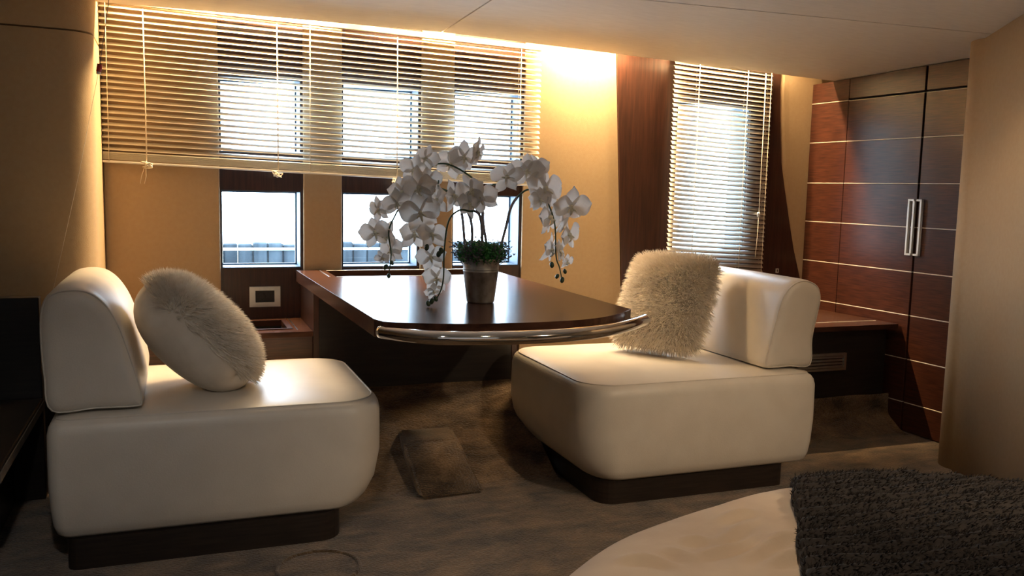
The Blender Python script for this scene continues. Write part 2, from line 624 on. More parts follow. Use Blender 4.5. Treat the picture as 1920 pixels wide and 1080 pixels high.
# left bulkhead: tan upholstery with a rounded corner, split by a seam; dark wood below
def col_outline(r=.085, xf=-.262, yf=3.40, n=10):
    pts = [(-2.6, yf - .12), (xf - r, yf)]
    for k in range(1, n + 1):
        a = math.radians(-90 + 90 * k / n)
        pts.append((xf - r + r * math.cos(a), yf + r + r * math.sin(a)))
    pts += [(xf, 3.90), (-2.6, 3.90)]
    return pts


wall_left = struct(prism('wall_left', [(-2.6, 3.34), (-.37, 3.44), (-.29, 3.52), (-.29, 3.89), (-2.6, 3.89)], 0, 1.88, DARKGAP), 'tan upholstered left bulkhead')
for z0, z1 in ((.40, 1.582), (1.588, 1.88)):
    o = prism('upholstered_panel', col_outline(), z0, z1, TAN, wall_left, .003, smooth=True)
    o.data.shade_smooth()
box('dark_wood_panel', -2.6, -.43, 3.25, 3.30, 0, .69, BLACKWOOD, wall_left, .003)
struct(box('wall_side_left', -2.65, -2.6, -1.7, 3.95, 0, 1.93, TAN, None, 0))
# right bulkhead: rounded end, running towards the camera
wr = []
for k in range(9):
    a = math.radians(70 + 125 * k / 8)
    wr.append((2.985 + .09 * math.cos(a), 2.60 + .09 * math.sin(a)))
wr_poly = [(3.16, 2.66)] + [(3.0, 2.69)] + wr + [(2.62, 2.13), (2.35, 1.70), (2.3, -1.65), (3.16, -1.65)]
wall_right = struct(prism('wall_right', wr_poly, 0, 1.70, TAN, None, ztop=lambda x, y: ceil_z(x, y) - .0005, smooth=True), 'tan upholstered right bulkhead')
wall_right.data.shade_smooth()
struct(box('wall_front', -2.6, 2.3, -1.70, -1.65, 0, 1.88, TAN, None, 0))
struct(box('wall_side_right', 3.62, 3.70, -1.65, 3.95, 0, 1.88, TAN, None, 0))

# ------------------------------------------------------------------ outside: dock seen through the low windows
DOCKW = noise_mat('weathered_dock_timber', (.006, .013, .020), (.030, .045, .058), 3, (3, 3, .25), rough=.9, detail=5)
DRAIL = noise_mat('white_dock_rail', (.26, .28, .30), (.30, .32, .34), 5, rough=.6)
dock = empty('dock_wall', (0, 10.2, -.6))
tag(dock, 'blurred blue-grey timber dock with white rail outside the low windows', 'dock')
DZ = lambda z: 1.08 + (z - 1.08) * 10.2 / 3.94
for i in range(46):
    xx = -1.6 + i * .16
    h = DZ(.826) + random.uniform(-.02, .02)
    box('pile', xx, xx + .15, -.05 + random.uniform(-.04, .04), .12, 0, h + .6, DOCKW, dock, .012, 1)
box('rail', -1.7, 5.9, -.14, -.09, DZ(.797) + .6, DZ(.808) + .6, DRAIL, dock, .01, 1)
box('rail', -1.7, 5.9, -.3, -.06, DZ(.70) + .6, DZ(.738) + .6, DRAIL, dock, .01, 1)

# ------------------------------------------------------------------ wardrobe
wd = empty('wardrobe', (3.144, 3.09, 0), .057)
tag(wd, 'dark red-brown wooden wardrobe with pale inlay lines and tall handles', 'wardrobe')
cz = lambda u, v: ceil_z(3.144 + u - .057 * v, 3.09 + v) - .003
prism('carcass', [(.022, -.62), (.42, -.62), (.42, .66), (.022, .66)], 0, 1.6, DARKGAP, wd, ztop=cz)
ROWS = [.0, .140, .342, .545, .746, .950, 1.149, 1.356, 1.556]
VT = {'a': (.4565, .709), 'b': (.0055, .4535), 'c': (-.60, -.0055)}


def slab(name, v0, v1, z0, z1, parent, mat=WENGE_H, u0=0.0, u1=.02, top=None):
    bm = bmesh.new()
    bm_box(bm, u0, u1, v0, v1, z0, z1, 0)
    if top:
        for q in bm.verts:
            if q.co.z > (z0 + z1) / 2:
                q.co.z = top(q.co.x, q.co.y)
    bmesh.ops.bevel(bm, geom=bm.edges[:], offset=.0012, segments=1, affect='EDGES')
    return from_bm(name, bm, mat, parent)


for key, nm in (('a', 'side_panel'), ('b', 'door'), ('c', 'door')):
    v0, v1 = VT[key]
    d = slab(nm, v0, v1, .01 if key != 'a' else .34, ROWS[-1], wd, BLACKWOOD, .012, .021)
    for k in range(len(ROWS) - 1):
        if key == 'a' and ROWS[k] < .3:
            continue
        slab('panel', v0, v1, max(ROWS[k], .004) + .002, ROWS[k + 1] - .0025, d, WENGE_H, 0, .013)
        if k:
            slab('inlay', v0, v1, ROWS[k] - .0022, ROWS[k] + .0022, d, INLAY, -.0012, .012)
    if key == 'a':
        slab('inlay', v0, v1, ROWS[-1] - .0020, ROWS[-1] + .0020, d, INLAY, -.0012, .012)
    if key in 'bc':
        slab('inlay', v0, v1, ROWS[-1] - .0040, ROWS[-1] - .0005, d, INLAY, -.0012, .012)
        sg = 1 if key == 'b' else -1
        va, vb = (.007, .040) if sg > 0 else (-.007, -.036)
        bmh = bmesh.new()
        for q in ((vb - sg * .010, vb, .822, 1.078), (va, vb, 1.069, 1.078), (va, vb, .822, .831)):
            bm_box(bmh, -.016, -.001, min(q[0], q[1]), max(q[0], q[1]), q[2], q[3], .0008, 1)
        if sg > 0:
            bm_box(bmh, -.012, -.001, va - .001, va + .010, .831, 1.069, .0008, 1)
        h = from_bm('handle', bmh, HANDLE, d)
        h['label'] = 'brushed metal pull handle'
for key in 'abc':
    v0, v1 = VT[key]
    slab('top_panel', v0, v1, ROWS[-1] + (.003 if key == 'a' else .008), 1.6, wd, WENGE_H, 0, .02, top=cz)

# low ledge cabinet beside the wardrobe
lc = empty('ledge_cabinet', (2.7, 3.45, 0))
tag(lc, 'low black built-in ledge between window wall and wardrobe', 'cabinet')
X, Y = 2.7, 3.45
bm = bmesh.new()
loft(bm, [[(2.29 - X, 3.135 - Y, z), (3.128 - X, 3.135 - Y, z), (3.098 - X, 3.785 - Y, z), (2.29 - X, 3.785 - Y, z)] for z in (.478, .50)])
from_bm('ledge_top', bm, WENGE_T, lc)
box('inlay', 2.31 - X, 3.10 - X, 3.244 - Y, 3.250 - Y, .4995, .502, INLAY, lc, .0004, 1)
box('body', 2.29 - X, 3.10 - X, 3.175 - Y, 3.78 - Y, 0, .4775, BLACKWOOD, lc, 0)
bm = bmesh.new()
vt = panel_with_holes('vent_frame', 2.46 - X, 2.862 - X, .292, .372, 3.160 - Y, 3.1745 - Y, [(2.472 - X, 2.85 - X, .303, .361)], STEEL, lc)
bm.free()
for k in range(4):
    box('vent_slat', 2.472 - X, 2.85 - X, 3.163 - Y, 3.172 - Y, .3045 + k * .0145, .3145 + k * .0145, STEEL, vt, .001, 1)

# small switch on the dark panel
sw = empty('wall_switch', (2.934, 3.789, .69))
tag(sw, 'tiny pale square-framed switch on the dark panel above the right chair', 'switch')
panel_with_holes('switch_frame', -.008, .008, -.011, .011, -.006, 0, [(-.004, .004, -.007, .007)], HANDLE, sw)
box('button', -.004, .004, -.003, 0, -.007, .007, SOCKET, sw, .0005, 1)

# ------------------------------------------------------------------ low shelf cabinet by the windows
sc = empty('window_cabinet', (.12, 3.6, 0))
tag(sc, 'low dark wood shelf with inset bin under the left window', 'cabinet')
X, Y = .12, 3.6
panel = panel_with_holes('shelf_top', -.26 - X, .4885 - X, 3.42 - Y, 3.798 - Y, 0, .02, [(.05 - X, .40 - X, 3.50 - Y, 3.715 - Y)], WENGE_T, sc)
panel.data.transform(Matrix(((1, 0, 0, 0), (0, 0, 1, 0), (0, 1, 0, .496), (0, 0, 0, 1))))
panel.data.flip_normals()
b = panel_with_holes('bin_rim', .03 - X, .42 - X, 3.485 - Y, 3.735 - Y, 0, .004, [(.05 - X, .40 - X, 3.50 - Y, 3.715 - Y)], WENGE_V, sc)
b.data.transform(Matrix(((1, 0, 0, 0), (0, 0, 1, 0), (0, 1, 0, .516), (0, 0, 0, 1))))
b.data.flip_normals()
box('groove', .434 - X, .438 - X, 3.47 - Y, 3.78 - Y, .515, .5165, SOCKET, sc, 0)
box('groove', -.1 - X, .438 - X, 3.776 - Y, 3.780 - Y, .515, .5165, SOCKET, sc, 0)
bm = bmesh.new()
for q in ((.046, .05, 3.496, 3.719, .38, .496), (.40, .404, 3.496, 3.719, .38, .496), (.05, .40, 3.496, 3.50, .38, .496), (.05, .40, 3.715, 3.719, .38, .496), (.046, .404, 3.496, 3.719, .376, .38)):
    bm_box(bm, q[0] - X, q[1] - X, q[2] - Y, q[3] - Y, q[4], q[5])
from_bm('bin', bm, DARKGAP, sc)
box('front_panel', -.26 - X, .4885 - X, 3.435 - Y, 3.455 - Y, 0, .4955, WENGE_H, sc, .001)

# wall socket
so = empty('wall_socket', (.344, 3.8145, .6075))
tag(so, 'chrome-framed black power socket below the left window', 'socket')
panel_with_holes('socket_frame', -.063, .063, -.043, .043, -.010, 0, [(-.039, .039, -.024, .026)], STEEL, so)
ins = box('insert', -.039, .039, -.006, 0, -.024, .026, SOCKET, so, .001, 1)
bm = bmesh.new()
bm_tube(bm, [(-.014 + .016 * math.cos(a), -.0065, .001 + .016 * math.sin(a)) for a in [k * math.pi / 12 for k in range(24)]], .0015, 6, True)
from_bm('outlet_ring', bm, SOCKET, ins, True)
for k in range(3):
    box('switch_dot', .020, .026, -.0075, -.006, .012 - k * .012, .018 - k * .012, STEEL if k == 9 else SOCKET, ins, .0008, 1)

# ------------------------------------------------------------------ dining table
tb = empty('dining_table', (.905, 3.0, 0))
tag(tb, 'dark wood dining table with curved end and chrome rail', 'table')
X, Y = .905, 3.0
ARC = [(.500, 2.352), (.514, 2.304), (.56, 2.272), (.646, 2.237), (.735, 2.215), (.824, 2.206), (.915, 2.203), (1.006, 2.209), (1.075, 2.223), (1.144, 2.252), (1.215, 2.297), (1.27, 2.345), (1.313, 2.392)]
arc = [(p.x, p.y) for p in smooth_path([(x, y, 0) for x, y in ARC[1:]], 4)]
top = [(.500, 2.352)] + arc + [(1.318, 3.797), (.470, 3.797)]
TR = (.590, 1.22, 3.49, 3.745)
# top as an outline with a rectangular well near the wall
bm = bmesh.new()
ol = [(x - X, y - Y) for x, y in top]
hl = [(TR[0] - X, TR[2] - Y), (TR[1] - X, TR[2] - Y), (TR[1] - X, TR[3] - Y), (TR[0] - X, TR[3] - Y)]
for z, up in ((.672, False), (.72, True)):
    ov = [bm.verts.new((x, y, z)) for x, y in ol]
    hv = [bm.verts.new((x, y, z)) for x, y in hl]
    es = [bm.edges.new((ov[i], ov[(i + 1) % len(ov)])) for i in range(len(ov))] + [bm.edges.new((hv[i], hv[(i + 1) % 4])) for i in range(4)]
    bmesh.ops.triangle_fill(bm, edges=es, use_beauty=True)
    if not up:
        o0, h0 = ov, hv
for A, B in ((o0, ov), (h0, hv)):
    for i in range(len(A)):
        j = (i + 1) % len(A)
        bm.faces.new((A[i], A[j], B[j], B[i]))
tt = from_bm('tabletop', bm, WENGE_T, tb)
md = tt.modifiers.new('edge', 'BEVEL')
md.width = .0025
md.segments = 2
md.limit_method = 'ANGLE'
md.angle_limit = math.radians(50)
box('tray_floor', TR[0] - .004 - X, TR[1] + .004 - X, TR[2] - .004 - Y, TR[3] + .004 - Y, .662, .6715, SOCKET, tb, 0)
bm = bmesh.new()
for q in ((TR[0], TR[1], TR[2] - .006, TR[2]), (TR[0], TR[1], TR[3], TR[3] + .006)):
    bm_box(bm, q[0] - X, q[1] - X, q[2] - Y, q[3] - Y, .7195, .7215, .0004, 1)
from_bm('tray_trim', bm, STEEL, tb)
box('inlay', .563 - X, .568 - X, 3.50 - Y, 3.76 - Y, .7195, .7213, STEEL, tb, .0004, 1)
box('side_support', .490 - X, .512 - X, 3.421 - Y, 3.797 - Y, .0, .6715, WENGE_V, tb, .001)
box('side_support', 1.316 - X, 1.338 - X, 3.421 - Y, 3.797 - Y, .0, .6715, WENGE_V, tb, .001)
box('front_panel', .512 - X, 1.316 - X, 3.424 - Y, 3.444 - Y, .0, .6715, BLACKWOOD, tb, .001)
rail_pts = smooth_path([(.512, 2.318, .690), (.570, 2.240, .690), (.641, 2.186, .690), (.797, 2.150, .690), (.905, 2.146, .690), (1.013, 2.158, .690), (1.110, 2.190, .690), (1.195, 2.240, .690), (1.275, 2.300, .690), (1.345, 2.362, .690)], 8)
rail = tube('rail', [(p.x - X, p.y - Y, p.z) for p in rail_pts], .0185, CHROME, tb, 20)
rail['label'] = 'polished chrome rail'
for p in (rail_pts[0], rail_pts[-1]):
    i = rail_pts.index(p)
    t = (rail_pts[1] - p if i == 0 else p - rail_pts[-2]).normalized()
    q = p + (t * (-.001) if i == 0 else t * .001)
    bm = bmesh.new()
    bm_tube(bm, [Vector((q.x - X, q.y - Y, q.z)) - t * .003, Vector((q.x - X, q.y - Y, q.z)) + t * .003], .0165, 20)
    from_bm('end_cap', bm, STEEL, rail, True)
for k in (2, 36, len(rail_pts) - 5):
    p = rail_pts[k]
    dirv = Vector((.905 - p.x, 2.75 - p.y, 0)).normalized()
    tube('bracket', [(p.x - X, p.y - Y, .688), (p.x + dirv.x * .085 - X, p.y + dirv.y * .085 - Y, .688)], .006, CHROME, rail, 8)

# ------------------------------------------------------------------ lounge chairs
def make_chair(name, x0, x1, y0, y1, front_right, prof, by, label, base):
    """seat block x0..x1, y0..y1; front_right: table lies towards +x; prof: backrest outline in x,z"""
    ox, oy = (x0 + x1) / 2, (y0 + y1) / 2
    ch = empty(name, (ox, oy, 0))
    tag(ch, label, 'chair', 'cream leather lounge chairs at the table')
    R, r = .13, .035
    rad = (r, R, R, r) if front_right else (R, r, r, R)
    LV = [(.086, .060), (.0865, .040), (.090, .027), (.100, .017), (.125, .009), (.17, .004), (.25, .0), (.32, 0), (.385, .001), (.405, .005), (.418, .012), (.4255, .023)]
    TOPV = [(.4285, .032), (.433, .06), (.4365, .12), (.4385, .2), (.439, .28)]
    bm = bmesh.new()

    def loop(z, ins):
        out = []
        for x, y in rrect(x0, x1, y0, y1, rad, 0, 8):
            # inset is stronger on the table side near the bottom (tapered front)
            out.append([x, y])
        cx, cy = ox, oy
        hx, hy = (x1 - x0) / 2, (y1 - y0) / 2
        res = []
        for x, y in out:
            u, v = (x - cx) / hx, (y - cy) / hy
            fr = u if front_right else -u
            tp = max(0, (.24 - z) / .155) ** 2 * .055 * max(0, (fr - .3) / .7)
            res.append((cx + u * (hx - ins - tp) - ox, cy + v * (hy - ins) - oy, z))
        return res
    loft(bm, [loop(z, i) for z, i in LV + TOPV])
    seat = from_bm('seat', bm, LEATHER, ch, True)
    tube('piping', loop(.4262, .0235), .0026, PIPING, seat, 6, True)
    # backrest
    P = smooth_path([(x, 0, z) for x, z in prof], 5, True)
    cx = sum(p.x for p in P) / len(P)
    czz = sum(p.z for p in P) / len(P)
    ya, yb = by

    def sec(y, ins):
        out = []
        for p in P:
            d = Vector((p.x - cx, 0, p.z - czz))
            l = d.length
            d = d * ((l - ins) / l)
            out.append((cx + d.x - ox, y - oy, max(czz + d.z, .4405)))
        return out
    bm = bmesh.new()
    secs = [(ya, .05), (ya + .001, .03), (ya + .006, .014), (ya + .014, .006), (ya + .028, .001), (ya + .06, 0), ((ya + yb) / 2, -.002), (yb - .06, 0), (yb - .028, .001), (yb - .014, .006), (yb - .006, .014), (yb - .001, .03), (yb, .05)]
    loft(bm, [sec(y, i) for y, i in secs])
    back = from_bm('backrest', bm, LEATHER, ch, True)
    for yy in (ya + .012, yb - .012):
        tube('piping', sec(yy, .0065), .0026, PIPING, back, 6, True)
    # plinth
    bx0, bx1, by0, by1 = base
    rb = (.03, .07, .07, .03) if front_right else (.07, .03, .03, .07)
    bm = bmesh.new()
    lp = rrect(bx0, bx1, by0, by1, rb, 0, 6)
    loft(bm, [[(x - ox, y - oy, z) for x, y in lp] for z in (.0, .0875)])
    from_bm('plinth', bm, PLINTH, ch, False)
    return ch


LPROF = [(-.332, .4405), (-.350, .54), (-.356, .649), (-.349, .733), (-.325, .772), (-.276, .785), (-.223, .775), (-.177, .730), (-.140, .65), (-.103, .506), (-.098, .452), (-.115, .4405), (-.22, .4405)]
RPROF = [(2.235, .4405), (2.240, .54), (2.258, .640), (2.266, .705), (2.245, .752), (2.188, .772), (2.131, .757), (2.088, .707), (2.058, .612), (2.030, .49), (2.028, .452), (2.045, .4405), (2.14, .4405)]
make_chair('lounge_chair', -.343, .597, 2.600, 3.352, True, LPROF, (2.645, 3.335), 'cream leather lounge chair by the left bulkhead, facing right', (-.30, .462, 2.612, 3.29))
make_chair('lounge_chair', 1.262, 2.222, 2.585, 3.385, False, RPROF, (2.645, 3.345), 'cream leather lounge chair in front of the narrow blind, facing left', (1.350, 2.118, 2.625, 3.30))


# ------------------------------------------------------------------ pillows with long fur
def fur_mesh(name, samples, length, width, comb, mat, parent, jitter=.45, segs=3, droop=.3):
    vs, fs = [], []
    for p, n in samples:
        l = length * random.uniform(.7, 1.15)
        d = (n + comb(p, n) + Vector((random.uniform(-1, 1), random.uniform(-1, 1), random.uniform(-1, 1))) * jitter).normalized()
        side = d.cross(Vector((random.uniform(-1, 1), random.uniform(-1, 1), random.uniform(-1, 1))))
        if side.length < 1e-4:
            continue
        side.normalize()
        b = len(vs)
        q = p.copy()
        for k in range(segs):
            w = width * (1 - .75 * k / segs) * .5
            vs.append(q - side * w)
            vs.append(q + side * w)
            d = (d + Vector((0, 0, -droop)) * (1 / segs) + comb(p, n) * .25).normalized()
            q = q + d * (l / segs)
        vs.append(q)
        for k in range(segs - 1):
            a = b + 2 * k
            fs.append((a, a + 1, a + 3, a + 2))
        a = b + 2 * (segs - 1)
        fs.append((a, a + 1, a + 2))
    o = from_py(name, vs, fs, mat, parent, True)
    o['kind'] = 'stuff'
    return o


def pillow_pt(u, v, s, a, b, t, pw):
    k = (max(0, 1 - abs(u) ** pw) * max(0, 1 - abs(v) ** pw)) ** .5
    pin = 1 - .05 * (abs(u) ** 3) * (1 - abs(v)) - .05 * (abs(v) ** 3) * (1 - abs(u))
    # soft square: pull the corners in
    cr = 1 - (.10 if pw > 2.4 else .34) * (u * u * v * v)
    return Vector((a * u * cr * pin, b * v * cr * pin, s * t * k))


def make_pillow(name, label, mw, a, b, t, fur_sides, n_fur, fur_len, comb, seed, pw=2.6):
    random.seed(seed)
    e = empty(name)
    e.matrix_world = mw
    tag(e, label, 'cushion', 'fur cushions on the lounge chairs')
    N = 28
    vs, fs = [], []
    idx = {}
    for s in (1, -1):
        for i in range(N + 1):
            for j in range(N + 1):
                u, v = math.sin(math.pi / 2 * (2 * i / N - 1)), math.sin(math.pi / 2 * (2 * j / N - 1))
                edge = i in (0, N) or j in (0, N)
                if s == -1 and edge:
                    idx[(s, i, j)] = idx[(1, i, j)]
                    continue
                idx[(s, i, j)] = len(vs)
                vs.append(pillow_pt(u, v, s, a, b, t, pw))
        for i in range(N):
            for j in range(N):
                f = (idx[(s, i, j)], idx[(s, i + 1, j)], idx[(s, i + 1, j + 1)], idx[(s, i, j + 1)])
                fs.append(f if s == 1 else f[::-1])
    from_py('cover', vs, fs, FABRIC, e, True)
    smp = []
    for _ in range(n_fur):
        s = random.choice(fur_sides)
        u, v = random.uniform(-.995, .995), random.uniform(-.995, .995)
        p = pillow_pt(u, v, s, a, b, t, pw)
        d = 1e-3
        pu = pillow_pt(min(u + d, .999), v, s, a, b, t, pw) - pillow_pt(max(u - d, -.999), v, s, a, b, t, pw)
        pv = pillow_pt(u, min(v + d, .999), s, a, b, t, pw) - pillow_pt(u, max(v - d, -.999), s, a, b, t, pw)
        n = pu.cross(pv) * s
        if n.length < 1e-12:
            continue
        n.normalize()
        smp.append((p - n * .002, n))
    fur_mesh('fur', smp, fur_len, .0032, comb, FURW, e, droop=.0)
    return e


def frame_from(center, e1, e2):
    e1 = Vector(e1).normalized()
    n = e1.cross(Vector(e2)).normalized()
    e2 = n.cross(e1)
    m = Matrix((e1, e2, n)).transposed().to_4x4()
    m.translation = center
    return m


# left: leaning back, fur side up and to the right, smooth side towards the camera
nL = Vector((.64, .02, .64)).normalized()
upL = Vector((-.62, -.02, .70))
e2L = (upL - nL * upL.dot(nL)).normalized()
e1L = e2L.cross(nL)
mL = Matrix((e1L, e2L, nL)).transposed().to_4x4()
mL.translation = (.052, 2.90, .604)
downL = -e2L
make_pillow('fur_cushion', 'round cream cushion, half smooth fabric half fur, on the left chair', mL, .205, .225, .125, [1], 15000, .036,
            lambda p, n: Vector((.25 * math.sin(p.y * 23 + p.x * 9), -.6 + 1.1 * max(0, min(1, (p.y - .06) / .14)), .0)), 3, 2.2)
# right: square, all fur, leaning against the backrest
e1R = Vector((.58, -.80, 0)).normalized()
e2R = Vector((.27, .02, .36)).normalized()
mR = frame_from((1.838, 3.055, .642), e1R, e2R)
make_pillow('fur_cushion', 'square shaggy cream fur cushion leaning on the right chair', mR, .19, .215, .075, [1, 1, 1, -1], 20000, .034,
            lambda p, n: Vector((.9 * p.x + .12 * math.sin(p.y * 30), -.35 + 1.2 * p.y * (p.y > .12), 0)), 5)

# ------------------------------------------------------------------ orchid
FL = [(0.685, 2.655, 1.135, 0.073), (0.723, 2.645, 1.169, 0.067), (0.806, 2.666, 1.156, 0.082), (0.843, 2.649, 1.18, 0.081), (0.884, 2.643, 1.195, 0.075), (0.685, 2.576, 1.082, 0.098), (0.635, 2.612, 1.068, 0.072), (0.72, 2.604, 1.103, 0.066), (0.619, 2.602, 1.032, 0.072), (0.683, 2.564, 1.005, 0.098), (0.743, 2.586, 1.044, 0.073), (0.8, 2.617, 1.058, 0.081), (0.861, 2.61, 1.079, 0.088), (0.889, 2.605, 1.053, 0.088), (0.849, 2.613, 1.032, 0.074), (0.593, 2.723, 1.009, 0.068), (0.578, 2.716, 0.938, 0.081), (0.619, 2.714, 0.931, 0.075), (0.633, 2.714, 0.884, 0.075), (0.593, 2.672, 0.863, 0.04), (0.678, 2.62, 0.937, 0.08), (0.723, 2.582, 0.939, 0.079), (0.725, 2.589, 0.872, 0.073), (0.743, 2.598, 0.804, 0.074), (0.737, 2.6, 0.764, 0.047), (0.973, 2.604, 1.116, 0.089), (1.053, 2.64, 1.139, 0.091), (1.085, 2.645, 1.147, 0.077), (1.112, 2.633, 1.085, 0.119), (1.089, 2.61, 1.05, 0.063), (1.206, 2.631, 1.03, 0.107), (1.118, 2.604, 0.995, 0.098), (1.19, 2.663, 0.979, 0.086), (1.213, 2.659, 0.936, 0.094), (1.142, 2.636, 0.888, 0.085), (1.166, 2.619, 0.882, 0.064), (1.214, 2.662, 0.846, 0.043)]
ST = {
    'A': [(0.904, 2.633, 0.85), (0.902, 2.633, 1.033), (0.893, 2.643, 1.094), (0.817, 2.653, 1.146), (0.763, 2.663, 1.154), (0.716, 2.653, 1.123)],
    'B': [(0.908, 2.633, 0.85), (0.889, 2.613, 0.992), (0.843, 2.593, 1.011), (0.808, 2.583, 1.012), (0.774, 2.573, 0.979), (0.759, 2.563, 0.894), (0.757, 2.563, 0.801), (0.74, 2.563, 0.750), (0.708, 2.558, 0.728)],
    'C': [(0.955, 2.633, 0.85), (0.981, 2.633, 0.951), (1.004, 2.633, 1.034), (1.052, 2.633, 1.08), (1.093, 2.623, 1.071), (1.12, 2.613, 1.036), (1.145, 2.613, 0.967), (1.152, 2.613, 0.868), (1.165, 2.613, 0.832), (1.175, 2.613, 0.793)],
    'D': [(0.875, 2.653, 0.85), (0.871, 2.653, 0.984), (0.804, 2.653, 1.064), (0.717, 2.643, 1.083), (0.661, 2.663, 1.041), (0.632, 2.683, 0.987), (0.617, 2.693, 0.939), (0.625, 2.693, 0.872), (0.618, 2.693, 0.81)],
    'E': [(0.85, 2.633, 0.85), (0.841, 2.643, 0.984), (0.816, 2.623, 1.045), (0.754, 2.603, 1.071), (0.747, 2.593, 1.103)],
    'F': [(0.941, 2.663, 0.85), (0.917, 2.663, 0.97), (0.912, 2.653, 1.032), (0.897, 2.653, 1.073), (0.948, 2.653, 1.095), (0.988, 2.643, 1.089)]}
BD = [(0.628, 2.693, 0.844), (0.608, 2.693, 0.831), (0.618, 2.693, 0.803), (0.704, 2.563, 0.901), (0.742, 2.563, 0.881), (0.749, 2.563, 0.891), (1.138, 2.613, 0.84), (1.185, 2.613, 0.818), (1.158, 2.613, 0.802), (1.176, 2.613, 0.79), (0.709, 2.558, 0.730), (0.721, 2.563, 0.737), (0.734, 2.563, 0.744)]
random.seed(11)
OP = Vector((.904, 2.640, .72))
orc = empty('potted_orchid', OP)
tag(orc, 'white artificial orchid in a weathered zinc pot on the table', 'plant')
bm = bmesh.new()
PR = [(.0, .0005), (.040, .0005), (.0435, .002), (.0450, .006), (.0560, .098), (.0572, .099), (.0572, .102), (.0562, .104), (.0572, .106), (.0572, .109), (.0566, .111), (.0605, .136), (.0625, .138), (.0625, .1415), (.0605, .142), (.058, .139), (.052, .085)]
PR = [(r, z) for r, z in PR if r > 0]
loft(bm, [[(r * math.cos(2 * math.pi * k / 32), r * math.sin(2 * math.pi * k / 32), z) for k in range(32)] for r, z in PR])
from_bm('pot', bm, ZINC, orc, True)
# mossy filling: small leaf blades on branching sprigs
def sprigs(name, mat, n, rr, h0, h1, bl, spread):
    vs, fs = [], []
    for _ in range(n):
        a = random.uniform(0, 2 * math.pi)
        r = rr * math.sqrt(random.random())
        base = Vector((r * math.cos(a), r * math.sin(a), .118))
        out = Vector((math.cos(a), math.sin(a), 0)) * (r / rr) * spread
        tip = base + out * random.uniform(.5, 1) + Vector((random.uniform(-.01, .01), random.uniform(-.01, .01), random.uniform(h0, h1)))
        for k in range(9):
            t = .35 + .65 * k / 8
            p = base.lerp(tip, t)
            d = Vector((random.uniform(-1, 1), random.uniform(-1, 1), random.uniform(-.2, 1))).normalized()
            s = d.cross(Vector((random.uniform(-1, 1), random.uniform(-1, 1), random.uniform(-1, 1)))).normalized()
            l = bl * random.uniform(.6, 1.2)
            b = len(vs)
            vs.extend([p, p + d * l * .5 + s * l * .2, p + d * l, p + d * l * .5 - s * l * .2])
            fs.append((b, b + 1, b + 2, b + 3))
        b = len(vs)
        s = (tip - base).cross(Vector((random.uniform(-1, 1), random.uniform(-1, 1), .3))).normalized() * .0008
        vs.extend([base - s, base + s, tip])
        fs.append((b, b + 1, b + 2))
    o = from_py(name, vs, fs, mat, orc)
    o['kind'] = 'stuff'
    return o


sprigs('moss', MOSS_G, 520, .056, .025, .072, .014, .022)
sprigs('dry_sprigs', MOSS_P, 170, .058, .02, .085, .013, .06)
for k, pts in ST.items():
    p = smooth_path([Vector(q) - OP for q in pts], 6)
    split = 9 if k != 'C' else 14
    tube('stem', p[:split + 1], 0.0046, STEM_L, orc, 7)
    tube('stem', p[split:], .0034, STEM_G, orc, 7, r1=.0018)
for q in BD:
    bm = bmesh.new()
    rr = random.uniform(.0055, .0085)
    bmesh.ops.create_uvsphere(bm, u_segments=10, v_segments=8, radius=rr)
    for v in bm.verts:
        v.co.z *= 1.3
        v.co.x *= .9
    o = from_bm('bud', bm, BUD, orc, True)
    o.location = Vector(q) - OP
    if q[2] < .745:
        o.location.z = max(o.location.z, rr * 1.3 + .001)
    o.rotation_euler = (random.uniform(-.5, .5), random.uniform(-.5, .5), 0)


def petal_mesh(name, L, Wd, wide, cup):
    """flat blade from the origin along +y in the xy plane, cupped towards -z"""
    vs, fs = [], []
    n, m = 9, 6
    for i in range(n + 1):
        t = i / n
        if wide:
            w = Wd * (math.sin(math.pi * min(1, t * .93 + .06)) ** .62) * (.55 + .55 * t)
        else:
            w = Wd * math.sin(math.pi * (t * .96 + .03)) ** .8
        for j in range(m + 1):
            s = 2 * j / m - 1
            z = -cup * L * (t * t) + .10 * Wd * s * s - .05 * L * math.sin(math.pi * t)
            z += .03 * L * math.sin(3 * math.pi * t + s) * abs(s)
            vs.append((w * s * .5, L * t - .06 * L * s * s * t, z))
    for i in range(n):
        for j in range(m):
            a = i * (m + 1) + j
            fs.append((a, a + 1, a + m + 2, a + m + 1))
    me = bpy.data.meshes.new(name)
    me.from_pydata(vs, [], fs)
    me.materials.append(PETAL)
    for p in me.polygons:
        p.use_smooth = True
    return me


